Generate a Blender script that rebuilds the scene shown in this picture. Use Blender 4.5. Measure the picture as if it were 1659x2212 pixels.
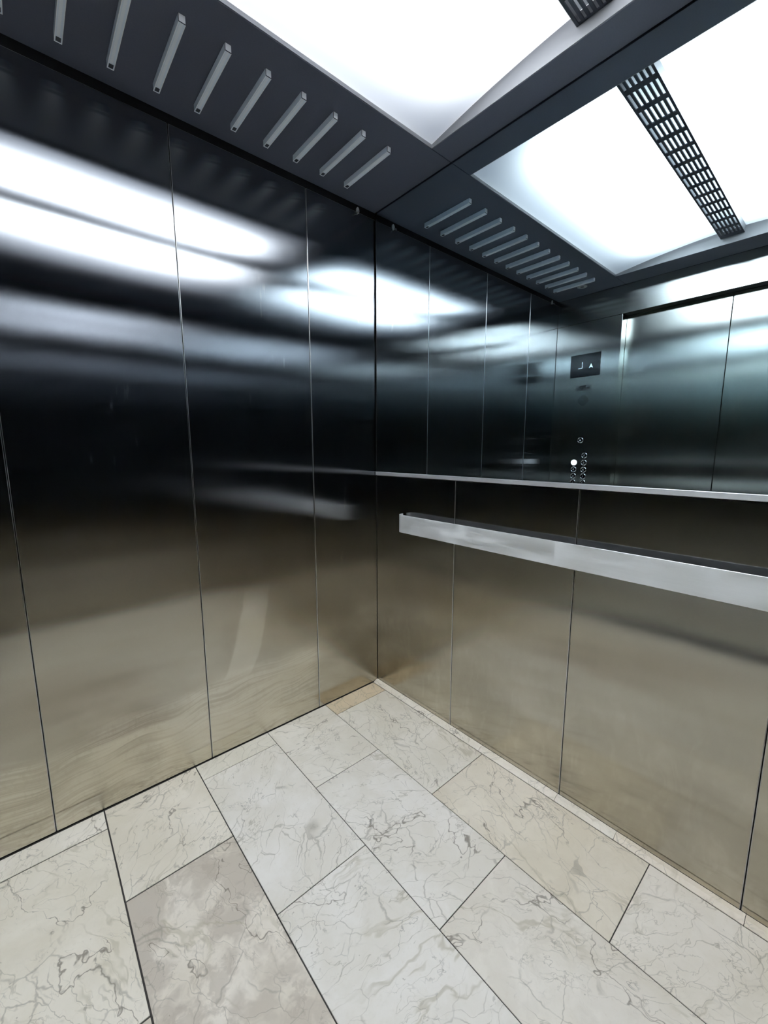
import bpy, bmesh, math, random
from mathutils import Matrix, Vector
random.seed(4)
for o in list(bpy.data.objects): bpy.data.objects.remove(o)
SC = bpy.context.scene; COL = SC.collection

# ---------------------------------------------------------------- camera
cam_d = bpy.data.cameras.new('camera'); cam = bpy.data.objects.new('camera', cam_d); COL.objects.link(cam)
Rv = Vector((0.65669949, 0.75415007, -0.00185581)); Uv = Vector((-0.11153877, 0.09955897, 0.98876039)); Fv = Vector((-0.74585848, 0.64911146, -0.1494973))
m = Matrix((Rv, Uv, -Fv)).transposed().to_4x4(); m.translation = Vector((1.58568, -1.33123, 1.23239)); cam.matrix_world = m
cam_d.sensor_fit = 'HORIZONTAL'; cam_d.sensor_width = 36; cam_d.lens = 890.2158 * 36 / 1659; cam_d.clip_start = 0.02
SC.camera = cam
# ---------------------------------------------------------------- world, exposure
w = bpy.data.worlds.new('world'); SC.world = w; w.use_nodes = True
w.node_tree.nodes['Background'].inputs[0].default_value = (0.02, 0.022, 0.025, 1); w.node_tree.nodes['Background'].inputs[1].default_value = 0.2
SC.view_settings.view_transform = 'Standard'; SC.view_settings.look = 'None'; SC.view_settings.gamma = 1; SC.view_settings.use_curve_mapping = False
SC.view_settings.exposure = 0.0
cy = SC.cycles
cy.max_bounces = 20; cy.glossy_bounces = 14; cy.diffuse_bounces = 6; cy.transmission_bounces = 8; cy.transparent_max_bounces = 8
cy.sample_clamp_indirect = 8; cy.use_denoising = True; cy.caustics_reflective = True; cy.caustics_refractive = False

# ---------------------------------------------------------------- room figures (metres)
W, D, H = 2.03, 1.76, 2.30          # car width, depth, ceiling underside
ZT = 2.273                          # top of wall panels (dark shadow gap above)
OX0, OX1, OY0, OY1 = 0.448, 1.582, -1.585, -0.110     # lamp opening in the ceiling
SEAM = [0.366, 0.872, 1.368]        # side wall panel seams, from the mirror
BSEAM = [0.505, 1.008, 1.508]       # back wall panel seams
LAMP_POWER = 26

# ---------------------------------------------------------------- ceiling lamps (inside the light box, above the diffuser)
for lx in (0.822, 1.208):
    l = bpy.data.lights.new('ceiling_lamp', 'AREA'); l.shape = 'RECTANGLE'; l.size = 0.325; l.size_y = 1.20
    l.energy = LAMP_POWER; l.color = (0.93, 0.97, 1.0)
    lo = bpy.data.objects.new('ceiling_lamp', l); COL.objects.link(lo); lo.location = (lx, (OY0 + OY1) / 2, 2.45)

# ---------------------------------------------------------------- material helpers
def newmat(name):
    mt = bpy.data.materials.new(name); mt.use_nodes = True; nt = mt.node_tree
    return mt, nt, nt.nodes['Principled BSDF']
def nd(nt, typ, **kw):
    n = nt.nodes.new(typ)
    for k, v in kw.items():
        if k.startswith('i_'):
            key = k[2:]; key = int(key) if key.isdigit() else key.replace('_', ' ')
            n.inputs[key].default_value = v
        else: setattr(n, k, v)
    return n
def math_(nt, op, a, b=None, c=None, clamp=False):
    n = nt.nodes.new('ShaderNodeMath'); n.operation = op; n.use_clamp = clamp
    for i, v in enumerate((a, b, c)):
        if v is None: continue
        if isinstance(v, (int, float)): n.inputs[i].default_value = v
        else: nt.links.new(v, n.inputs[i])
    return n.outputs[0]
def ramp(nt, v, a, b, lo=0.0, hi=1.0, smooth=True):
    n = nt.nodes.new('ShaderNodeMapRange'); n.interpolation_type = 'SMOOTHSTEP' if smooth else 'LINEAR'
    n.inputs['From Min'].default_value = a; n.inputs['From Max'].default_value = b
    n.inputs['To Min'].default_value = lo; n.inputs['To Max'].default_value = hi
    nt.links.new(v, n.inputs['Value']); return n.outputs['Result']
def mixc(nt, f, a, b):
    n = nt.nodes.new('ShaderNodeMix'); n.data_type = 'RGBA'
    for s, v in ((n.inputs[0], f), (n.inputs[6], a), (n.inputs[7], b)):
        if isinstance(v, (int, float)): s.default_value = v
        elif isinstance(v, tuple): s.default_value = v + (1,) if len(v) == 3 else v
        else: nt.links.new(v, s)
    return n.outputs[2]
def scaled(nt, v, s, off=None):
    n = nt.nodes.new('ShaderNodeVectorMath'); n.operation = 'MULTIPLY'; nt.links.new(v, n.inputs[0]); n.inputs[1].default_value = s
    out = n.outputs[0]
    if off is not None:
        a = nt.nodes.new('ShaderNodeVectorMath'); a.operation = 'ADD'; nt.links.new(out, a.inputs[0])
        if isinstance(off, tuple): a.inputs[1].default_value = off
        else: nt.links.new(off, a.inputs[1])
        out = a.outputs[0]
    return out
def noise(nt, vec, scale=1.0, detail=3.0, rough=0.5, dist=0.0, col=False):
    n = nt.nodes.new('ShaderNodeTexNoise'); nt.links.new(vec, n.inputs['Vector'])
    n.inputs['Scale'].default_value = scale; n.inputs['Detail'].default_value = detail; n.inputs['Roughness'].default_value = rough; n.inputs['Distortion'].default_value = dist
    return n.outputs['Color' if col else 'Fac']

def plain(name, col, rough=0.5, metal=0.0, emit=0, spec=0.5, ecol=None):
    mt, nt, b = newmat(name); b.inputs['Base Color'].default_value = (*col, 1); b.inputs['Roughness'].default_value = rough
    b.inputs['Metallic'].default_value = metal; b.inputs['Specular IOR Level'].default_value = spec
    if emit: b.inputs['Emission Color'].default_value = (*(ecol or col), 1); b.inputs['Emission Strength'].default_value = emit
    return mt

def steel(name, base=(0.30, 0.312, 0.330), rough=0.168, aniso=0.68, wave=0.0012, wscale=2.2, dust_warmth=0.0, smear=False, along='y', haze=0.012, tangent=(0, 0, 1), filmc=(0.97, 0.83, 0.60), grain=0.0, drips=False):
    """brushed stainless steel, brushed horizontally; optional dust low on the panel"""
    mt, nt, b = newmat(name); L = nt.links.new
    geo = nd(nt, 'ShaderNodeNewGeometry'); P = geo.outputs['Position']
    oi = nd(nt, 'ShaderNodeObjectInfo')
    offs = nd(nt, 'ShaderNodeCombineXYZ'); L(math_(nt, 'MULTIPLY', oi.outputs['Random'], 37.0), offs.inputs[0]); L(math_(nt, 'MULTIPLY', oi.outputs['Random'], 91.0), offs.inputs[1])
    P2 = scaled(nt, P, (1, 1, 1), offs.outputs[0])
    sep = nd(nt, 'ShaderNodeSeparateXYZ'); L(P, sep.inputs[0])
    brush_s = (2.0, 2.0, 420.0)
    br = noise(nt, scaled(nt, P, brush_s), 1.0, 2, 0.6)
    cloud = noise(nt, scaled(nt, P, (3.0, 3.0, 1.6)), 1.6, 4, 0.6)
    # colour: a faint grain along the brushing plus soft wear
    f = math_(nt, 'ADD', math_(nt, 'MULTIPLY', br, 0.10), math_(nt, 'MULTIPLY', cloud, 0.16))
    dark = tuple(c * 0.84 for c in base); lite = tuple(min(1, c * 1.08) for c in base)
    c = mixc(nt, math_(nt, 'MULTIPLY', f, 4.2, clamp=True), dark, lite)
    nt.nodes.remove(b); b = nd(nt, 'ShaderNodeBsdfAnisotropic', distribution='BECKMANN'); L(c, b.inputs['Color'])
    r = math_(nt, 'ADD', math_(nt, 'MULTIPLY', cloud, 0.05), rough - 0.025)
    L(r, b.inputs['Roughness'])
    b.inputs['Anisotropy'].default_value = aniso
    tv = nd(nt, 'ShaderNodeCombineXYZ'); tv.inputs[0].default_value, tv.inputs[1].default_value, tv.inputs[2].default_value = tangent
    L(tv.outputs[0], b.inputs['Tangent'])
    wv = noise(nt, scaled(nt, P2, (1, 1, 0.8)), wscale, 1, 0.4)
    bp = nd(nt, 'ShaderNodeBump'); bp.inputs['Strength'].default_value = 1.0; bp.inputs['Distance'].default_value = wave; L(wv, bp.inputs['Height'])
    L(bp.outputs[0], b.inputs['Normal'])
    # thin dull film: fingerprints and cleaning haze
    film = nd(nt, 'ShaderNodeBsdfDiffuse'); film.inputs['Color'].default_value = (*filmc, 1)
    spots = ramp(nt, noise(nt, scaled(nt, P, (5, 5, 3.0)), 2.0, 4, 0.55, 0.3), 0.50, 0.80)
    fac = math_(nt, 'ADD', haze * (0.45 if haze < 0.2 else 1.0), math_(nt, 'MULTIPLY', spots, haze))
    if dust_warmth:
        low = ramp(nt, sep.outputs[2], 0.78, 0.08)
        wisp = ramp(nt, noise(nt, scaled(nt, P, (2.6, 2.6, 3.6)), 1.5, 4, 0.5, 0.25), 0.35, 0.75)
        streak = ramp(nt, noise(nt, scaled(nt, P, (5.0, 5.0, 2.0), None), 4.0, 4, 0.6, 1.0), 0.45, 0.70)
        if smear:
            # long arcs left by a wiping cloth, z = a + b*(y+c)^2, broken by fine drips
            yy = sep.outputs[1]; zz = sep.outputs[2]
            q = math_(nt, 'ADD', yy, 1.12); arc = math_(nt, 'SUBTRACT', zz, math_(nt, 'MULTIPLY', math_(nt, 'MULTIPLY', q, q), 0.07))
            wob = math_(nt, 'MULTIPLY', noise(nt, scaled(nt, P, (1, 2.0, 2.0)), 1.2, 2, 0.5), 0.16)
            arc = math_(nt, 'ADD', arc, wob)
            av = nd(nt, 'ShaderNodeCombineXYZ'); L(math_(nt, 'MULTIPLY', yy, 2.2), av.inputs[0]); L(math_(nt, 'MULTIPLY', arc, 95.0), av.inputs[1])
            lines = math_(nt, 'MULTIPLY', ramp(nt, noise(nt, av.outputs[0], 1.0, 5, 0.72), 0.38, 0.64), ramp(nt, noise(nt, scaled(nt, P, (1, 4, 7)), 1.0, 3, 0.6), 0.30, 0.60, 0.35, 1.0))
            dr = ramp(nt, noise(nt, scaled(nt, P, (1, 60, 30)), 1.0, 3, 0.7), 0.38, 0.50)
            band = math_(nt, 'MULTIPLY', ramp(nt, arc, 0.42, 0.34), ramp(nt, yy, -0.30, -0.48))
            lw = math_(nt, 'MULTIPLY', math_(nt, 'MULTIPLY', lines, math_(nt, 'ADD', math_(nt, 'MULTIPLY', dr, 0.5), 0.5)), band)
            fac = math_(nt, 'ADD', fac, math_(nt, 'MULTIPLY', lw, dust_warmth * 1.05))
            fac = math_(nt, 'ADD', fac, math_(nt, 'MULTIPLY', band, dust_warmth * 0.10))
            # pale hand-wide smear on the second panel
            t = math_(nt, 'DIVIDE', math_(nt, 'SUBTRACT', zz, 0.30), 0.36)          # 0 at the bottom, 1 at the top
            cx = math_(nt, 'ADD', -0.765, math_(nt, 'MULTIPLY', math_(nt, 'POWER', math_(nt, 'MAXIMUM', t, 0.0), 0.6), 0.115))
            cx = math_(nt, 'ADD', cx, math_(nt, 'MULTIPLY', math_(nt, 'SUBTRACT', noise(nt, P, 5.0, 2), 0.5), 0.05))
            dx = math_(nt, 'ABSOLUTE', math_(nt, 'SUBTRACT', yy, cx))
            blob = math_(nt, 'MULTIPLY', ramp(nt, dx, 0.062, 0.050), math_(nt, 'MULTIPLY', ramp(nt, t, -0.10, 0.12), ramp(nt, t, 1.10, 0.80)))
            fac = math_(nt, 'ADD', fac, math_(nt, 'MULTIPLY', blob, 0.13))
        else:
            fac = math_(nt, 'ADD', fac, math_(nt, 'MULTIPLY', math_(nt, 'MULTIPLY', streak, low), dust_warmth * 0.25))
        fac = math_(nt, 'ADD', fac, math_(nt, 'MULTIPLY', math_(nt, 'MULTIPLY', wisp, low), dust_warmth * 0.55))
        fac = math_(nt, 'ADD', fac, math_(nt, 'MULTIPLY', low, dust_warmth * 0.08))
    if drips:
        dn = ramp(nt, noise(nt, scaled(nt, P, (1, 34, 4.5)), 1.0, 4, 0.7), 0.60, 0.68)
        dm = ramp(nt, noise(nt, scaled(nt, P, (1, 3.4, 3.0), (0, 5.3, 1.1)), 1.0, 3, 0.6), 0.56, 0.64)
        fac = math_(nt, 'ADD', fac, math_(nt, 'MULTIPLY', math_(nt, 'MULTIPLY', dn, dm), 0.09))
    if grain:
        gn = noise(nt, scaled(nt, P, (14, 14, 190)), 1.0, 4, 0.75); gb = noise(nt, scaled(nt, P, (5, 5, 30)), 1.0, 2, 0.5)
        fac = math_(nt, 'ADD', fac, math_(nt, 'MULTIPLY', math_(nt, 'ADD', math_(nt, 'SUBTRACT', gn, 0.5), math_(nt, 'MULTIPLY', math_(nt, 'SUBTRACT', gb, 0.5), 0.8)), grain))
    fac = math_(nt, 'MINIMUM', math_(nt, 'MAXIMUM', fac, 0.27 if grain else 0.0), 0.9 if haze > 0.2 else 0.238)
    if dust_warmth:      # warm reflection tone put into lower steel; dusty metal paler under thin matt film
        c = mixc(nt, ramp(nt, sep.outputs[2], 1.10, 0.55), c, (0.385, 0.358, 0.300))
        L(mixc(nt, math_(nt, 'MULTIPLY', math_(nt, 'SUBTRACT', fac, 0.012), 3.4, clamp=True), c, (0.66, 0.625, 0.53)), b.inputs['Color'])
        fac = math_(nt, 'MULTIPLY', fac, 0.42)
        L(mixc(nt, low, (0.50, 0.57, 0.72), filmc), film.inputs['Color'])  # film bluer higher up: cool tone of the reflections put into colour
    mx = nd(nt, 'ShaderNodeMixShader'); L(fac, mx.inputs[0]); L(b.outputs[0], mx.inputs[1]); L(film.outputs[0], mx.inputs[2])
    L(mx.outputs[0], nt.nodes['Material Output'].inputs[0])
    return mt

M = {}
M['steel_left'] = steel('steel_left_wall', dust_warmth=0.27, smear=True, drips=True, wave=0.0010)
M['steel_back'] = steel('steel_back_wall', dust_warmth=0.24, wave=0.0008)
M['steel_side'] = steel('steel_right_wall', dust_warmth=0.2)
M['steel_front'] = steel('steel_front_wall', base=(0.64, 0.66, 0.63), wave=0.0016, wscale=1.8, rough=0.20, aniso=0.66)
M['steel_edge'] = steel('steel_edge_glint', base=(0.6, 0.6, 0.6), rough=0.35, wave=0.0, haze=0.1, filmc=(0.4, 0.4, 0.42))  # paler bevels: light caught along the panel seams put into colour
M['steel_plate'] = steel('steel_plate', rough=0.15, wave=0.0003)
M['steel_rail'] = steel('steel_rail', base=(0.78, 0.79, 0.80), rough=0.42, aniso=-0.3, wave=0.0, haze=0.55, filmc=(0.80, 0.81, 0.82), grain=1.2)
M['steel_trim'] = steel('steel_trim', base=(0.62, 0.63, 0.64), rough=0.42, aniso=-0.3, wave=0.0, haze=0.4, filmc=(0.6, 0.6, 0.62))
M['steel_end'] = plain('grey_satin_metal', (0.27, 0.27, 0.28), 0.4)
M['chrome'] = plain('chrome', (0.75, 0.75, 0.75), 0.12, 1.0)
M['gap'] = plain('dark_gap', (0.008, 0.008, 0.010), 0.8)
M['black_glass'] = plain('black_glass', (0.004, 0.005, 0.007), 0.08, spec=0.6)
M['black'] = plain('black_rubber', (0.012, 0.012, 0.014), 0.6)
M['lit'] = plain('lit_ring', (1, 1, 1), 0.4, emit=2.2, ecol=(0.95, 0.97, 1.0))
M['cyan'] = plain('display_segments', (0.7, 0.95, 1.0), 0.4, emit=1.1, ecol=(0.72, 0.93, 1.0))
M['dim'] = plain('display_digit', (0.6, 0.7, 0.75), 0.4, emit=0.55, ecol=(0.75, 0.85, 0.92))
M['grey_print'] = plain('grey_print', (0.30, 0.31, 0.31), 0.5)
M['white_plate'] = plain('ivory_plastic', (0.45, 0.46, 0.47), 0.4)

# mirror glass: slightly dark, a trace of green
mt, nt, b = newmat('mirror_glass'); b.inputs['Base Color'].default_value = (0.64, 0.74, 0.775, 1); b.inputs['Metallic'].default_value = 1; b.inputs['Roughness'].default_value = 0.0; M['mirror'] = mt

# ceiling: charcoal satin paint
mt, nt, b = newmat('charcoal_paint'); g = nd(nt, 'ShaderNodeNewGeometry')
n1 = noise(nt, g.outputs['Position'], 260, 2, 0.5); L_ = nt.links.new
L_(mixc(nt, n1, (0.085, 0.093, 0.128), (0.106, 0.115, 0.156)), b.inputs['Base Color']); b.inputs['Roughness'].default_value = 0.42; b.inputs['Specular IOR Level'].default_value = 0.5
M['ceiling'] = mt

# translucent diffuser
mt, nt, b = newmat('opal_diffuser')
tr = nd(nt, 'ShaderNodeBsdfTranslucent'); tr.inputs['Color'].default_value = (0.90, 0.92, 0.95, 1)
df = nd(nt, 'ShaderNodeBsdfDiffuse'); df.inputs['Color'].default_value = (0.6, 0.62, 0.64, 1)
gl = nd(nt, 'ShaderNodeBsdfGlossy'); gl.inputs['Roughness'].default_value = 0.3
m1 = nd(nt, 'ShaderNodeMixShader'); m1.inputs[0].default_value = 0.2
nt.links.new(tr.outputs[0], m1.inputs[1]); nt.links.new(df.outputs[0], m1.inputs[2])
m2 = nd(nt, 'ShaderNodeMixShader'); m2.inputs[0].default_value = 0.03
nt.links.new(m1.outputs[0], m2.inputs[1]); nt.links.new(gl.outputs[0], m2.inputs[2]); nt.links.new(m2.outputs[0], nt.nodes['Material Output'].inputs[0])
M['opal'] = mt
mt2 = mt.copy(); mt2.name = 'opal_baffle'
for n_ in mt2.node_tree.nodes:
    if n_.type in ('BSDF_TRANSLUCENT', 'BSDF_DIFFUSE'): n_.inputs['Color'].default_value = (0.16, 0.17, 0.18, 1)
M['opal_dim'] = mt2

# frosted acrylic bars
def acrylic(name, col, tr=0.45):
    mt, nt, b = newmat(name)
    b.inputs['Base Color'].default_value = (*col, 1); b.inputs['Roughness'].default_value = 0.12
    t = nd(nt, 'ShaderNodeBsdfTranslucent'); t.inputs['Color'].default_value = (*col, 1)
    mx = nd(nt, 'ShaderNodeMixShader'); mx.inputs[0].default_value = tr
    nt.links.new(b.outputs[0], mx.inputs[1]); nt.links.new(t.outputs[0], mx.inputs[2]); nt.links.new(mx.outputs[0], nt.nodes['Material Output'].inputs[0])
    return mt
M['bar'] = acrylic('acrylic', (0.80, 0.87, 0.97), 0.08)
M['bar_edge'] = acrylic('acrylic_glint', (0.97, 0.98, 1.0), 0.0)
M['bar_inner_light'] = acrylic('acrylic_inner_light', (0.88, 0.92, 0.98), 0.0)
M['bar_dark'] = plain('acrylic_dark_refraction', (0.07, 0.075, 0.09), 0.2)
M['bar_line'] = plain('acrylic_line', (0.03, 0.035, 0.05), 0.3)

# marble
def marble(name, scale=1.0, tinted=True, base=(0.775, 0.715, 0.635)):
    mt, nt, b = newmat(name); L = nt.links.new
    g = nd(nt, 'ShaderNodeNewGeometry'); P = g.outputs['Position']
    at = nd(nt, 'ShaderNodeAttribute', attribute_name='tint'); sd = nd(nt, 'ShaderNodeAttribute', attribute_name='seed')
    # every tile samples its own piece of stone: offset, and the veins run its own way
    ofs = scaled(nt, sd.outputs['Vector'], (17.0, 31.0, 7.0))
    rot = nd(nt, 'ShaderNodeVectorRotate', rotation_type='Z_AXIS'); L(P, rot.inputs['Vector'])
    sxyz = nd(nt, 'ShaderNodeSeparateXYZ'); L(sd.outputs['Vector'], sxyz.inputs[0]); L(math_(nt, 'MULTIPLY', sxyz.outputs[2], 6.28), rot.inputs['Angle'])
    V = scaled(nt, rot.outputs[0], (1, 1, 1), ofs)
    warp = noise(nt, V, 3.5, 4, 0.6, 0, col=True)
    wv = nd(nt, 'ShaderNodeVectorMath', operation='MULTIPLY_ADD'); L(warp, wv.inputs[0]); wv.inputs[1].default_value = (0.16, 0.16, 0); L(V, wv.inputs[2]); VW = wv.outputs[0]
    warp2 = noise(nt, V, 22, 3, 0.6, 0, col=True)
    w2 = nd(nt, 'ShaderNodeVectorMath', operation='MULTIPLY_ADD'); L(warp2, w2.inputs[0]); w2.inputs[1].default_value = (0.022, 0.022, 0); L(VW, w2.inputs[2]); VW2 = w2.outputs[0]
    cloud = noise(nt, VW, 5.0, 6, 0.6)
    col = mixc(nt, ramp(nt, cloud, 0.35, 0.66), (base[0] * 0.93, base[1] * 0.925, base[2] * 0.91), (base[0] * 1.05, base[1] * 1.06, base[2] * 1.09))
    fine = noise(nt, V, 90, 3, 0.6)
    col = mixc(nt, ramp(nt, fine, 0.55, 0.75, 0, 0.35), col, (base[0] * 0.90, base[1] * 0.88, base[2] * 0.84))
    cm = nd(nt, 'ShaderNodeMix', data_type='RGBA', blend_type='MULTIPLY'); cm.inputs[0].default_value = 1.0; L(col, cm.inputs[6]); L(at.outputs['Color'], cm.inputs[7]); col = cm.outputs[2]
    # brown clouded stone where the tile has it (tint alpha carries how much)
    brown = math_(nt, 'MULTIPLY', ramp(nt, noise(nt, VW2, 4.2, 5, 0.6), 0.44, 0.53), sxyz.outputs[1])
    brown = math_(nt, 'MULTIPLY', brown, math_(nt, 'ADD', 0.55, math_(nt, 'MULTIPLY', cloud, 0.6)), clamp=True)
    col = mixc(nt, brown, col, (0.47, 0.405, 0.34))
    flecks = math_(nt, 'MULTIPLY', ramp(nt, noise(nt, VW2, 16, 5, 0.65), 0.52, 0.62), sxyz.outputs[1])
    col = mixc(nt, math_(nt, 'MULTIPLY', flecks, 0.55), col, (0.40, 0.34, 0.28))
    # veins
    def vein(vec, sc, width, thr0, thr1, msc, colr, stren, stretch=(1, 1, 1)):
        nonlocal col
        vv = scaled(nt, vec, stretch)
        vo = nd(nt, 'ShaderNodeTexVoronoi', feature='DISTANCE_TO_EDGE'); L(vv, vo.inputs['Vector']); vo.inputs['Scale'].default_value = sc
        ln = ramp(nt, vo.outputs['Distance'], width, 0.0)
        mk = ramp(nt, noise(nt, V, msc, 3, 0.6), thr0, thr1)
        f = math_(nt, 'MULTIPLY', math_(nt, 'MULTIPLY', ln, mk), stren)
        col = mixc(nt, f, col, colr)
    def crack(vec, sc, width, thr0, thr1, msc, colr, stren, stretch=(1, 1, 1)):
        nonlocal col
        vv = scaled(nt, vec, stretch)
        nz = noise(nt, vv, sc, 5, 0.55)
        ln = ramp(nt, math_(nt, 'ABSOLUTE', math_(nt, 'SUBTRACT', nz, 0.5)), width, 0.0)
        mk = ramp(nt, noise(nt, V, msc, 3, 0.6), thr0, thr1)
        f = math_(nt, 'MULTIPLY', math_(nt, 'MULTIPLY', ln, mk), stren)
        col = mixc(nt, f, col, colr)
    crack(VW, 2.6, 0.014, 0.40, 0.62, 4, (0.42, 0.37, 0.27), 0.55, (0.5, 1.6, 1))
    crack(VW, 4.5, 0.0050, 0.38, 0.56, 3, (0.36, 0.32, 0.25), 0.55, (0.45, 1.7, 1))
    crack(VW2, 9.0, 0.0080, 0.46, 0.60, 5, (0.34, 0.30, 0.25), 0.50, (0.8, 1.4, 1))
    vein(VW2, 11.0, 0.016, 0.44, 0.58, 3.3, (0.33, 0.29, 0.24), 0.6, (0.6, 1.5, 1))
    crack(VW2, 2.2, 0.0035, 0.42, 0.56, 5, (0.19, 0.155, 0.12), 0.8, (0.7, 1.3, 1))
    crack(VW2, 5.5, 0.0060, 0.50, 0.64, 7, (0.24, 0.22, 0.19), 0.60)
    vein(VW2, 7.0, 0.020, 0.46, 0.60, 6, (0.30, 0.27, 0.22), 0.55, (0.8, 1.3, 1))
    vein(VW2, 20.0, 0.030, 0.57, 0.68, 9, (0.30, 0.275, 0.24), 0.45)
    pits = ramp(nt, noise(nt, V, 60, 2, 0.5), 0.735, 0.78)
    col = mixc(nt, math_(nt, 'MULTIPLY', pits, 0.5), col, (0.22, 0.18, 0.14))
    L(col, b.inputs['Base Color'])
    L(ramp(nt, cloud, 0.3, 0.7, 0.42, 0.52), b.inputs['Roughness']); b.inputs['Specular IOR Level'].default_value = 0.35
    bp = nd(nt, 'ShaderNodeBump'); bp.inputs['Strength'].default_value = 0.25; bp.inputs['Distance'].default_value = 0.0008; L(noise(nt, V, 45, 4, 0.6), bp.inputs['Height']); L(bp.outputs[0], b.inputs['Normal'])
    return mt
M['marble'] = marble('marble_tile')
M['grout'] = plain('grout', (0.045, 0.04, 0.036), 0.9)

# ---------------------------------------------------------------- mesh helpers
def box(bm, x0, x1, y0, y1, z0, z1, bev=0.0, mat=0, seg=1):
    vs = [bm.verts.new((x, y, z)) for x in (x0, x1) for y in (y0, y1) for z in (z0, z1)]
    F = [(0, 1, 3, 2), (4, 6, 7, 5), (0, 4, 5, 1), (2, 3, 7, 6), (0, 2, 6, 4), (1, 5, 7, 3)]
    fs = [bm.faces.new([vs[i] for i in f]) for f in F]
    for f in fs: f.material_index = mat
    if bev:
        es = list({e for f in fs for e in f.edges})
        r = bmesh.ops.bevel(bm, geom=es, offset=bev, segments=seg, affect='EDGES', profile=0.5)
        for f in r['faces']: f.material_index = mat
    return fs
def cyl(bm, c, ax, r, h, n=28, r2=None, mat=0, cap=True):
    """disc/cylinder centred c, running +-h/2 along axis ax"""
    a = Vector(ax).normalized(); u = a.orthogonal().normalized(); v = a.cross(u); r2 = r if r2 is None else r2
    c = Vector(c); A = []; B = []
    for i in range(n):
        t = 2 * math.pi * i / n; d = u * math.cos(t) + v * math.sin(t)
        A.append(bm.verts.new(c - a * h / 2 + d * r)); B.append(bm.verts.new(c + a * h / 2 + d * r2))
    fs = [bm.faces.new((A[i], A[(i + 1) % n], B[(i + 1) % n], B[i])) for i in range(n)]
    for f in fs: f.smooth = True
    if cap: fs += [bm.faces.new(A[::-1]), bm.faces.new(B)]
    for f in fs: f.material_index = mat
def ring(bm, c, ax, ro, ri, h, n=32, mat=0):
    a = Vector(ax).normalized(); u = a.orthogonal().normalized(); v = a.cross(u); c = Vector(c)
    prof = [(ro, -h / 2), (ro, h / 2 * 0.5), (ro - (ro - ri) * 0.3, h / 2), (ro - (ro - ri) * 0.7, h / 2), (ri, h / 2 * 0.4), (ri, -h / 2)]
    R = []
    for i in range(n):
        t = 2 * math.pi * i / n; d = u * math.cos(t) + v * math.sin(t)
        R.append([bm.verts.new(c + a * q[1] + d * q[0]) for q in prof])
    k = len(prof)
    for i in range(n):
        for j in range(k):
            f = bm.faces.new((R[i][j], R[(i + 1) % n][j], R[(i + 1) % n][(j + 1) % k], R[i][(j + 1) % k])); f.smooth = True; f.material_index = mat
def prism(bm, pts, ax, d0, d1, mat=0):
    """extrude polygon pts (2-D) along axis index ax from d0 to d1"""
    def P(p, d):
        q = [p[0], p[1]]; q.insert(ax, d); return q
    A = [bm.verts.new(P(p, d0)) for p in pts]; B = [bm.verts.new(P(p, d1)) for p in pts]; n = len(pts)
    fs = [bm.faces.new((A[i], A[(i + 1) % n], B[(i + 1) % n], B[i])) for i in range(n)] + [bm.faces.new(A[::-1]), bm.faces.new(B)]
    for f in fs: f.material_index = mat
    return fs
def obj(name, bm, mats, parent=None):
    bmesh.ops.recalc_face_normals(bm, faces=bm.faces)
    me = bpy.data.meshes.new(name); bm.to_mesh(me); bm.free()
    for k in (mats if isinstance(mats, (list, tuple)) else [mats]): me.materials.append(M[k] if isinstance(k, str) else k)
    o = bpy.data.objects.new(name, me); COL.objects.link(o)
    if parent: o.parent = parent
    return o
def local(o, parent):
    """keep world-space mesh data while hanging it under an Empty that has a location"""
    while parent.parent: parent = parent.parent
    o.data.transform(Matrix.Translation(-parent.matrix_world.translation)); return o
def thing(name, label, cat, loc=(0, 0, 0), group=None):
    o = bpy.data.objects.new(name, None); o.empty_display_size = 0.05; COL.objects.link(o); o.location = loc; o.matrix_world = Matrix.Translation(loc)
    o['label'] = label; o['category'] = cat
    if group: o['group'] = group
    return o
def tag(o, label, cat, group=None):
    o['label'] = label; o['category'] = cat
    if group: o['group'] = group
    return o
def struct(name, bm, mats):
    o = obj(name, bm, mats); o['kind'] = 'structure'; return o
def part(name, bm, mats, parent):
    return local(obj(name, bm, mats, parent), parent)

# ================================================================= FLOOR
bm = bmesh.new()
tint = bm.faces.layers.float_color.new('tint'); seed = bm.faces.layers.float_vector.new('seed')
box(bm, -0.03, W + 0.03, -D - 0.02, 0.03, -0.05, -0.0022, mat=1)
rows = [0.031, 0.334, 0.636, 0.9375, 1.239, 1.5405, 1.758]
offx = [0.099, 0.401, 0.092, 0.390, 0.092, 0.390]
# tile tints: (r, g, b), brownness, vein turn
T = {(0, 0): ((0.86, 0.76, 0.60), 0.0, .10), (0, 1): ((0.98, 0.98, 0.96), 0.05, .55), (0, 2): ((0.96, 0.93, 0.86), 0.12, .05), (0, 3): ((1.0, 0.99, 0.97), 0.05, .30),
     (1, 0): ((0.98, 0.98, 0.97), 0.0, .80), (1, 1): ((1.01, 1.015, 1.03), 0.0, .35), (1, 2): ((0.98, 0.97, 0.95), 0.15, .90), (1, 3): ((1, 1, 1), 0.0, .2),
     (2, 0): ((0.97, 0.97, 0.95), 0.0, .15), (2, 1): ((1.01, 1.015, 1.035), 0.0, .62), (2, 2): ((1.0, 1.005, 1.02), 0.0, .28), (2, 3): ((1, 1, 1), 0.1, .5),
     (3, 0): ((0.98, 0.96, 0.92), 0.06, .12), (3, 1): ((0.93, 0.90, 0.86), 0.85, .44), (3, 2): ((0.98, 0.98, 0.97), 0.1, .7),
     (4, 0): ((1.0, 0.99, 0.97), 0.0, .07), (4, 1): ((0.99, 0.97, 0.92), 0.05, .93), (4, 2): ((0.95, 0.92, 0.88), 0.4, .4)}
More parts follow.
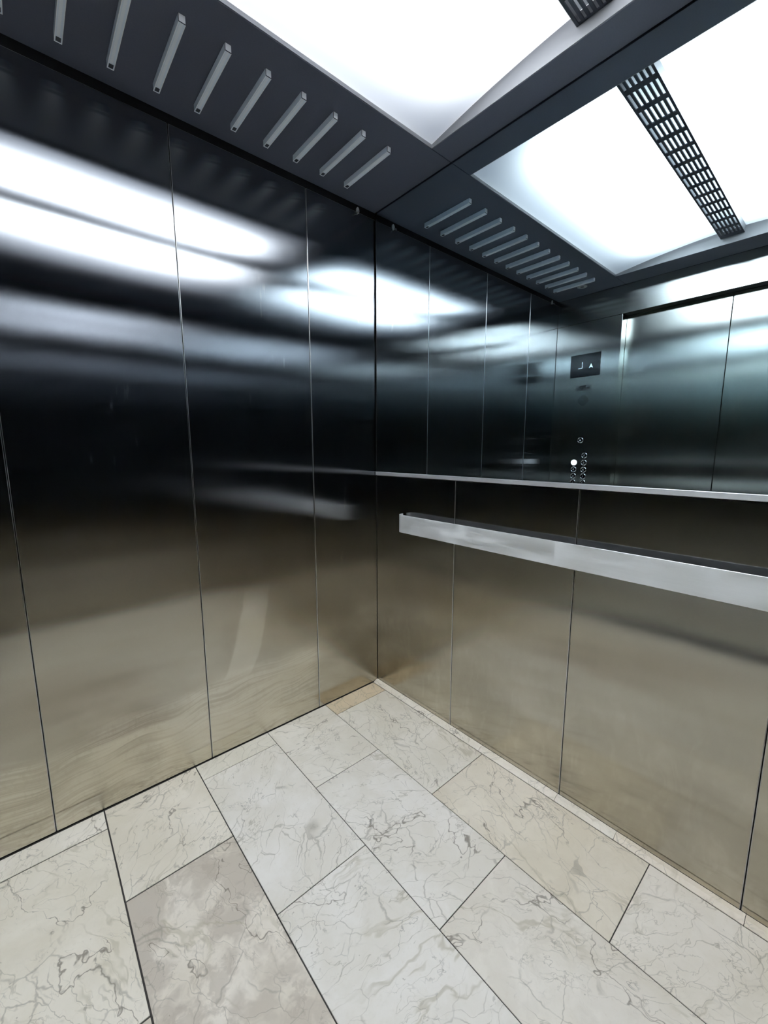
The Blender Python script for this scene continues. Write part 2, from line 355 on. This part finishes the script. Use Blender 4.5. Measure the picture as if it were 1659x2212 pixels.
for r in range(6):
    xs = [0.002]; x = offx[r]
    while x < W - 0.05: xs.append(x); x += 0.6025
    xs.append(W - 0.002)
    for c in range(len(xs) - 1):
        g = 0.0013 + (0.0008 if r >= 3 else 0)
        fs0 = set(bm.faces)
        box(bm, xs[c] + g, xs[c + 1] - g, -rows[r + 1] + g, -rows[r] - g, -0.02, 0.0, bev=0.0006)
        tc, br, tu = T.get((r, c), ((1, 1, 1), 0.05, random.random()))
        for f in bm.faces:
            if f not in fs0: f[tint] = (*tc, 1); f[seed] = (r * 0.37 + c * 0.71 + 0.13, br, tu)
floor = struct('floor', bm, ['marble', 'grout'])
# seed.y is the brownness, so keep it small in the offset: handled by the scale in the material

# stone strip along the foot of the back wall, in short pieces
bm = bmesh.new(); tint = bm.faces.layers.float_color.new('tint'); seed = bm.faces.layers.float_vector.new('seed')
sx = [0.002, 0.084, 0.220, 0.407, 0.680, 1.005, 1.201, 1.52, W - 0.002]
for i in range(len(sx) - 1):
    a, b_ = sx[i], sx[i + 1]; fs0 = set(bm.faces)
    prism(bm, [(-0.0005, -0.01), (-0.0005, 0.010), (-0.016, 0.0085), (-0.024, 0.003), (-0.029, 0.0), (-0.029, -0.01)], 0, a + 0.0006, b_ - 0.0006)
    tc = (1.07, 1.06, 1.03) if i < 6 else (1.0, 0.96, 0.90)
    for f in bm.faces:
        if f not in fs0: f[tint] = (*tc, 1); f[seed] = (i * 0.43, 0.0, i * 0.21)
struct('trim_1', bm, ['marble'])

# ================================================================= WALLS
def edged(bm, x0, x1, y0, y1, z0, z1):
    big = box(bm, x0, x1, y0, y1, z0, z1); 
    r = bmesh.ops.bevel(bm, geom=list(bm.edges), offset=0.0017, segments=1, affect='EDGES')
    for f in r['faces']: f.material_index = 1
def panels(parent, mat, fixed, seams, z0, z1, axis, side, z_split=None):
    """row of bevelled steel sheets; axis 'y' = side wall (plane x=fixed), 'x' = back wall; side = +1/-1: way into the room"""
    for a, b_ in zip(seams[:-1], seams[1:]):
        bm = bmesh.new(); g = 0.0011
        if axis == 'y':
            xs = sorted((fixed, fixed - side * 0.010)); edged(bm, xs[0], xs[1], -b_ + g, -a - g, z0, z1)
        else:
            ys = sorted((fixed, fixed - side * 0.010)); edged(bm, a + g, b_ - g, ys[0], ys[1], z0, z1)
        obj('wall_panel', bm, [mat, 'steel_edge'], parent)
ZB = 0.004
bm = bmesh.new(); box(bm, -0.06, -0.012, -D - 0.02, 0.06, -0.05, 2.62); wl = struct('wall_left', bm, 'gap')
panels(wl, 'steel_left', 0.0, [0.0] + SEAM + [D], ZB, ZT, 'y', +1)
bm = bmesh.new(); box(bm, W + 0.012, W + 0.06, -D - 0.02, 0.06, -0.05, 2.62); wr = struct('wall_right', bm, 'gap')
panels(wr, 'steel_side', W, [0.0] + SEAM + [D], ZB, ZT, 'y', -1)
bm = bmesh.new(); box(bm, -0.06, W + 0.06, 0.012, 0.06, -0.05, 2.62); wb = struct('wall_back', bm, 'gap')
panels(wb, 'steel_back', 0.0, [0.0] + BSEAM + [W], 0.010, 1.106, 'x', -1)

# front wall: header over the doorway, right-hand return; the left-hand return is the control panel
bm = bmesh.new()
box(bm, -0.06, W + 0.06, -D - 0.16, -D - 0.13, -0.05, 2.62)
wf = struct('wall_front', bm, 'gap')
bm = bmesh.new(); box(bm, 0.001, W - 0.001, -D - 0.012, -D, 2.120, H - 0.001, bev=0.0006); obj('header_panel', bm, 'steel_front', wf)
bm = bmesh.new(); box(bm, 0.446, 1.584, -D - 0.075, -D - 0.0125, 2.1205, 2.16); obj('header_soffit', bm, 'gap', wf)
bm = bmesh.new(); box(bm, 1.584, W - 0.001, -D - 0.012, -D, ZB, 2.118, bev=0.001); box(bm, 1.584, 1.588, -D - 0.075, -D - 0.0125, ZB, 2.118); obj('return_panel', bm, 'steel_front', wf)
for i, (a, b_) in enumerate(((0.40, 1.0005), (1.0025, 1.60))):
    bm = bmesh.new(); box(bm, a, b_, -D - 0.105, -D - 0.080, 0.004, 2.17, bev=0.002, seg=2)
    struct('door_%d' % (i + 1), bm, 'steel_front')
bm = bmesh.new(); box(bm, 0.40, 1.63, -D - 0.125, -D - 0.003, -0.03, 0.0005)
for k in range(5): box(bm, 0.42, 1.61, -D - 0.115 + k * 0.022, -D - 0.107 + k * 0.022, 0.0005, 0.003, bev=0.0006)
struct('trim_2', bm, 'steel_trim')

# ================================================================= CEILING
bm = bmesh.new(); zc = H + 0.03
def slab(x0, x1, y0, y1): box(bm, x0, x1, y0, y1, H, zc, bev=0.0008)
g = 0.0009
slab(0.0, OX0 - g, -D, -0.004)                       # slotted side, full depth
slab(OX1 + g, W, -D, -0.004)
slab(OX0 + g, OX1 - g, OY1, -0.004)
slab(OX0 + g, OX1 - g, -D, OY0)
ce = struct('ceiling', bm, 'ceiling')
bm = bmesh.new(); box(bm, -0.06, W + 0.06, -D - 0.16, 0.06, 2.62, 2.66); obj('roof_board', bm, 'gap', ce)

# light box over the opening
fx = thing('ceiling_light', 'large frosted arched light panel recessed in the charcoal elevator ceiling', 'ceiling light', ((OX0 + OX1) / 2, (OY0 + OY1) / 2, H))
XC = (OX0 + OX1) / 2
def arch(x): return 2.312 + 0.056 * (1 - abs((x - XC) / (XC - OX0)) ** 1.7)
def sheet(x0, x1, n=20, up=0.003):
    bm = bmesh.new(); pts = [(x0 + (x1 - x0) * i / n) for i in range(n + 1)]
    P = [[bm.verts.new((x, y, arch(x))) for x in pts] for y in (OY0 + 0.004, OY1 - 0.004)]
    for i in range(n):
        f = bm.faces.new((P[0][i], P[0][i + 1], P[1][i + 1], P[1][i])); f.smooth = True
    return bm
VX0, VX1 = XC - 0.049, XC + 0.049
part('diffuser', sheet(OX0 + 0.003, VX0 + 0.004), 'opal', fx)
part('diffuser', sheet(VX1 - 0.004, OX1 - 0.003), 'opal', fx)
part('vent_backing', sheet(VX0 + 0.004, VX1 - 0.004, 6), 'opal_dim', fx)
# end plates (arched top) and side lips
for y, s in ((OY0, 1), (OY1, -1)):
    n = 24; xs = [OX0 + (OX1 - OX0) * i / n for i in range(n + 1)]
    bm = bmesh.new(); prism(bm, [(OX0, H + 0.001), (OX1, H + 0.001)] + [(x, arch(x) + 0.02) for x in xs[::-1]], 1, y, y + s * 0.003)
    part('end_plate', bm, 'steel_end', fx)
for x, s in ((OX0, 1), (OX1, -1)):
    bm = bmesh.new(); xx = sorted((x, x + s * 0.002)); box(bm, xx[0], xx[1], OY0, OY1, H + 0.001, 2.345); part('side_lip', bm, 'steel_end', fx)
# unseen housing; its dark blue is set to dim and tint the pane edges
bm = bmesh.new()
box(bm, OX0 - 0.004, OX1 + 0.004, OY0 - 0.004, OY1 + 0.004, 2.50, 2.51)
box(bm, OX0 - 0.008, OX0 - 0.002, OY0 - 0.004, OY1 + 0.004, H + 0.031, 2.50); box(bm, OX1 + 0.002, OX1 + 0.008, OY0 - 0.004, OY1 + 0.004, H + 0.031, 2.50)
box(bm, OX0, OX1, OY0 - 0.008, OY0 - 0.002, H + 0.031, 2.50); box(bm, OX0, OX1, OY1 + 0.002, OY1 + 0.008, H + 0.031, 2.50)
part('housing', bm, plain('housing_blue_tint', (0.12, 0.15, 0.22), 0.7), fx)
# vent grille: six slots across, fourteen rows
vz0, vz1 = 2.334, 2.3380
bm = bmesh.new(); sw, sp = 0.0080, 0.0154; sl, sr = 0.083, 0.1035
xc = [XC + (i - 2.5) * sp for i in range(6)]; ys = [-(0.103 + 0.0165) - sr * k for k in range(14)]
ys = [-(0.1165) - sr * k for k in range(14)]
xe = [VX0] + [v for c in xc for v in (c - sw / 2, c + sw / 2)] + [VX1]
ye = [OY1 - 0.003] + [v for y in ys for v in (y - 0.002, y - 0.002 - sl)] + [OY0 + 0.003]
grid = {}
for k, z in enumerate((vz0, vz1)):
    for i, x in enumerate(xe):
        for j, y in enumerate(ye): grid[k, i, j] = bm.verts.new((x, y, z))
def solid(i, j): return not (i % 2 == 1 and j % 2 == 1)
for i in range(len(xe) - 1):
    for j in range(len(ye) - 1):
        if solid(i, j):
            for k in (0, 1): bm.faces.new((grid[k, i, j], grid[k, i + 1, j], grid[k, i + 1, j + 1], grid[k, i, j + 1]))
        for (di, dj, e) in ((1, 0, ((i + 1, j), (i + 1, j + 1))), (0, 1, ((i, j + 1), (i + 1, j + 1)))):
            i2, j2 = i + di, j + dj
            s2 = solid(i2, j2) if i2 < len(xe) - 1 and j2 < len(ye) - 1 else None
            if s2 is not None and s2 != solid(i, j):
                (a, b1), (c, d) = e; bm.faces.new((grid[0, a, b1], grid[0, c, d], grid[1, c, d], grid[1, a, b1]))
for x in (VX0, VX1):       # turned-up sides of the grille
    box(bm, x - 0.0008, x + 0.0008, OY0 + 0.003, OY1 - 0.003, vz0, arch(x) + 0.002, mat=1)
part('vent_grille', bm, [plain('grille_paint', (0.03, 0.036, 0.055), 0.45), 'steel_end'], fx)

# ================================================================= MIRROR
mr = thing('wall_mirror', 'large mirror covering the upper half of the back wall above the handrail', 'mirror', (W / 2, 0.0, 1.126))
bm = bmesh.new(); box(bm, 0.010, W - 0.010, 0.0, 0.006, 1.124, H + 0.004); part('mirror_glass', bm, 'mirror', mr)
bm = bmesh.new(); box(bm, 0.004, W - 0.002, -0.010, 0.008, 1.108, 1.1245, bev=0.0012, seg=2); part('bottom_trim', bm, 'steel_trim', mr)
bm = bmesh.new(); box(bm, 0.0072, 0.0098, -0.004, 0.008, 1.125, ZT, bev=0.0006); part('side_trim', bm, 'steel_plate', mr)

# ================================================================= HANDRAIL
hr = thing('handrail', 'flat brushed steel handrail with rounded end below the mirror', 'handrail', (1.0, 0.0, 0.895))
X0, X1 = 0.203, W - 0.203; YF, TH, R_ = -0.050, 0.003, 0.028; Z0, Z1 = 0.855, 0.937
path = []
for i in range(13):
    t = math.pi / 2 * i / 12; path.append((X0 + R_ - R_ * math.cos(t), YF + R_ - R_ * math.sin(t), t))
path = [(X0, -0.012, 0.0)] + path
right = [(X0 + X1 - p[0], p[1], p[2]) for p in path[::-1]]
full = path + right
# offset inwards for the inner face
def inner(p, k):
    x, y, t = p; s = 1 if k < len(path) else -1
    return (x + s * TH * math.cos(t), y + TH * math.sin(t))
bm = bmesh.new(); n = len(full)
bv = 0.0008
rings = []
for k, p in enumerate(full):
    a = (p[0], p[1]); b_ = inner(p, k)
    def lerp(u): return (a[0] + (b_[0] - a[0]) * u, a[1] + (b_[1] - a[1]) * u)
    q0, q1 = lerp(0.25), lerp(0.75)
    rings.append([bm.verts.new((*a, Z0 + bv)), bm.verts.new((*a, Z1 - bv)), bm.verts.new((*q0, Z1)), bm.verts.new((*q1, Z1)), bm.verts.new((*b_, Z1 - bv)), bm.verts.new((*b_, Z0 + bv)), bm.verts.new((*q1, Z0)), bm.verts.new((*q0, Z0))])
for k in range(n - 1):
    for j in range(8):
        f = bm.faces.new((rings[k][j], rings[k][(j + 1) % 8], rings[k + 1][(j + 1) % 8], rings[k + 1][j]))
bm.faces.new(rings[0]); bm.faces.new(rings[-1][::-1])
part('rail', bm, 'steel_rail', hr)
for x in (0.42, 1.015, 1.61):
    bm = bmesh.new(); cyl(bm, (x, -0.0245, 0.885), (0, 1, 0), 0.009, 0.046); cyl(bm, (x, -0.0035, 0.885), (0, 1, 0), 0.017, 0.005); part('bracket', bm, 'steel_trim', hr)

# ================================================================= CONTROL PANEL (left-hand return of the front wall)
cp = thing('control_panel', 'full-height brushed steel control panel beside the doors, seen in the mirror', 'control panel', (0.222, -D, 0.0))
bm = bmesh.new(); box(bm, 0.0015, 0.444, -D - 0.012, -D, ZB, 2.118, bev=0.001); box(bm, 0.440, 0.444, -D - 0.075, -D - 0.0125, ZB, 2.118); part('face_plate', bm, 'steel_front', cp)
YP = -D
bm = bmesh.new(); box(bm, 0.116, 0.325, YP, YP + 0.0015, 1.746, 1.902, bev=0.0004); dsp = part('display', bm, 'black_glass', cp)
bm = bmesh.new()      # the letter L, as lit segments (the mirror turns it into a J)
yd0, yd1 = YP + 0.0015, YP + 0.002
box(bm, 0.1975, 0.2030, yd0, yd1, 1.830, 1.849); box(bm, 0.1985, 0.2040, yd0, yd1, 1.811, 1.8275)
prism(bm, [(0.2040, 1.811), (0.1985, 1.811), (0.1955, 1.8085), (0.1955, 1.804), (0.2000, 1.804), (0.2040, 1.808)], 1, yd0, yd1)
box(bm, 0.173, 0.1950, yd0, yd1, 1.8037, 1.8087)
part('digit', bm, 'dim', dsp)
bm = bmesh.new(); prism(bm, [(0.262, 1.832), (0.276, 1.801), (0.262, 1.808), (0.248, 1.801)], 1, yd0, yd1); part('arrow', bm, 'cyan', dsp)
# nameplate and speaker holes
bm = bmesh.new(); box(bm, 0.163, 0.276, YP, YP + 0.0012, 1.650, 1.688, bev=0.0004); pl = part('nameplate', bm, 'steel_plate', cp)
bm = bmesh.new(); box(bm, 0.196, 0.236, YP + 0.0012, YP + 0.0016, 1.678, 1.684); box(bm, 0.196, 0.200, YP + 0.0012, YP + 0.0016, 1.664, 1.676)
prism(bm, [(0.262, 1.672), (0.242, 1.672), (0.247, 1.660), (0.257, 1.660)], 1, YP + 0.0012, YP + 0.0016); part('plate_mark', bm, 'black', pl)
bm = bmesh.new()
for i in range(-4, 5):
    for j in range(-4, 5):
        if i * i + j * j <= 17: cyl(bm, (0.222 + i * 0.0085, YP + 0.0003, 1.580 + j * 0.0085), (0, 1, 0), 0.0022, 0.0008, n=10)
part('speaker_holes', bm, 'gap', cp)

# button numerals: small polylines on a 3 x 5 grid, drawn as raised strokes (viewed from inside the car, +x is to the left)
GL = {'0': ['a b c d e f'], '1': ['b c'], '2': ['a b g e d'], '3': ['a b g c d'], '4': ['f g b c'], '5': ['a f g c d'], '6': ['a f e d c g'], '7': ['a b c'], '8': ['a b c d e f g'], '9': ['a b c d f g'], 'P': ['a b f g e'], 'L': ['f e d']}
SEG = {'a': (-1, 2, 1, 2), 'b': (1, 0, 1, 2), 'c': (1, -2, 1, 0), 'd': (-1, -2, 1, -2), 'e': (-1, -2, -1, 0), 'f': (-1, 0, -1, 2), 'g': (-1, 0, 1, 0)}
def numeral(bm, ch, cx, cz, y, s=0.0028, t=0.0006):
    for k in GL[ch][0].split():
        x0, z0, x1, z1 = SEG[k]
        xa, xb = sorted((cx - x0 * s * 1.15, cx - x1 * s * 1.15)); za, zb = sorted((cz + z0 * s, cz + z1 * s))
        box(bm, xa - t, xb + t, y, y + 0.0006, za - t, zb + t)
def button(x, z, ch, lit=False, bell=False):
    bm = bmesh.new(); cyl(bm, (x, YP + 0.0015, z), (0, 1, 0), 0.0150, 0.003, n=32); b = part('button', bm, 'lit' if lit else 'black_glass', cp)
    if lit: b['label'] = 'lit button glowing white'
    bm = bmesh.new(); ring(bm, (x, YP + 0.002, z), (0, 1, 0), 0.0205, 0.0152, 0.006); rg = part('button_ring', bm, 'lit' if lit else 'chrome', b)
    bm = bmesh.new()
    if bell: prism(bm, [(x - 0.006, z - 0.004), (x + 0.006, z - 0.004), (x + 0.003, z + 0.003), (x, z + 0.006), (x - 0.003, z + 0.003)], 1, YP + 0.003, YP + 0.0036)
    elif lit:      # the lit zero is a broad dark oval
        ring(bm, (x, YP + 0.0032, z), (0, 1, 0), 0.0098, 0.0074, 0.0012)
        bmesh.ops.scale(bm, vec=(0.72, 1, 1.0), space=Matrix.Translation((-x, 0, -z)), verts=bm.verts)
    else: numeral(bm, ch, x + (0.0032 if ch == '1' else 0), z, YP + 0.003)
    nm = part('numeral', bm, 'black' if lit else 'grey_print', b)
    # children of a part: their parent sits at the panel's base, so shift is already right
for x, z, ch in ((0.258, 1.188, '5'), (0.258, 1.136, '8'), (0.258, 1.085, '3'), (0.258, 1.037, '1'), (0.258, 0.990, '7'),
                 (0.186, 1.136, '0'), (0.186, 1.085, '9'), (0.186, 1.037, '6'), (0.186, 0.990, 'L')):
    button(x, z, ch, lit=(x < 0.2 and z > 1.12))
button(0.222, 1.298, '', bell=True)

# ================================================================= ACRYLIC BARS ON THE CEILING
ords = ['nearest to', 'second from', 'third from', 'fourth from', 'fifth from', 'sixth from', 'seventh from', 'eighth from', 'ninth from', 'tenth from', 'eleventh from', 'farthest from']
BX0, BX1, BH, BW = 0.093, 0.357, 0.019, 0.017
def bar_parts(root):
    z0, z1 = -BH, 0.0; a, b_ = BX0 - 0.225, BX1 - 0.225; hw = BW / 2
    bm = bmesh.new(); box(bm, a, b_, -hw, hw, z0, z1, bev=0.0008, seg=2); obj('acrylic_body', bm, 'bar', root)
    bm = bmesh.new()     # pale strip on the bottom face: light inside the acrylic put into colour
    box(bm, a + 0.024, b_ - 0.001, -hw * 0.55, hw * 0.30, z0 - 0.0004, z0 + 0.001); obj('inner_light_strip', bm, 'bar_inner_light', root)
    bm = bmesh.new(); e = 0.0011     # highlights on edges and end face, put in as paler strips
    for y in (-hw, hw - e): box(bm, a, b_, y, y + e, z0 - 0.0005, z0 + e * 0.6)
    box(bm, a, a + e, -hw, hw, z0 - 0.0005, z0 + e * 0.6)
    box(bm, b_ - e * 0.2, b_ + 0.0006, -hw + 0.001, hw - 0.001, z0 + 0.002, z1 - 0.0006)
    obj('edge_glint', bm, 'bar_edge', root)
    bm = bmesh.new(); box(bm, a + 0.004, a + 0.019, -hw + 0.003, hw - 0.003, z0 - 0.0004, z0 + 0.001); obj('end_refraction', bm, 'bar_dark', root)  # dark refraction at the wall end, painted as a small plate
    bm = bmesh.new(); box(bm, b_ - 0.0004, b_ + 0.0007, -hw, hw, z0 - 0.0002, z0 + 0.0014); box(bm, b_ - 0.0004, b_ + 0.0007, -hw - 0.0003, -hw + 0.0009, z0, z1 - 0.0005); obj('end_line', bm, 'bar_line', root)  # dark line round the end face
bar0 = None
for k in range(12):
    y = -(0.235 + 0.1148 * k); lab = 'clear acrylic bar on the dark ceiling by the left wall, %s the mirror' % ords[k]
    if bar0 is None:
        bar0 = thing('acrylic_bar', lab, 'acrylic bar', (0.225, y, H), 'acrylic bars across the ceiling by the left wall'); bar_parts(bar0)
    else:
        r = bar0.copy(); COL.objects.link(r); r.location = (0.225, y, H); r['label'] = lab
        for ch in list(bar0.children):
            c = ch.copy(); COL.objects.link(c); c.parent = r

# ================================================================= SMALL FITTINGS
rs = bmesh.new(); ring(rs, (0.243, -1.585, H - 0.002), (0, 0, -1), 0.030, 0.012, 0.005); cyl(rs, (0.243, -1.585, H - 0.001), (0, 0, 1), 0.0121, 0.002, mat=1)
tag(obj('ceiling_grommet', rs, ['white_plate', 'black']), 'small round grey ceiling fitting with dark centre, seen in the mirror', 'ceiling fitting')
for y, lab in ((-0.106, 'small metal wall clip high in the corner next to the mirror'), (-1.650, 'small metal wall clip high in the front corner, seen only in the mirror')):
    t = thing('wall_clip', lab, 'clip', (0.0, y, 2.272), 'metal clips at the top of the left wall')
    bm = bmesh.new(); cyl(bm, (0.004, y, 2.276), (1, 0, 0), 0.012, 0.006, n=20)
    bmesh.ops.scale(bm, vec=(1, 0.62, 1.1), space=Matrix.Translation((-0.004, -y, -2.276)), verts=bm.verts); part('round_tab', bm, 'white_plate', t)
    bm = bmesh.new(); cyl(bm, (0.009, y - 0.004, 2.266), (1, 0, 0.2), 0.0035, 0.014, n=14); cyl(bm, (0.017, y - 0.006, 2.2645), (1, 0, 0.2), 0.0050, 0.003, n=14); part('screw', bm, 'chrome', t)
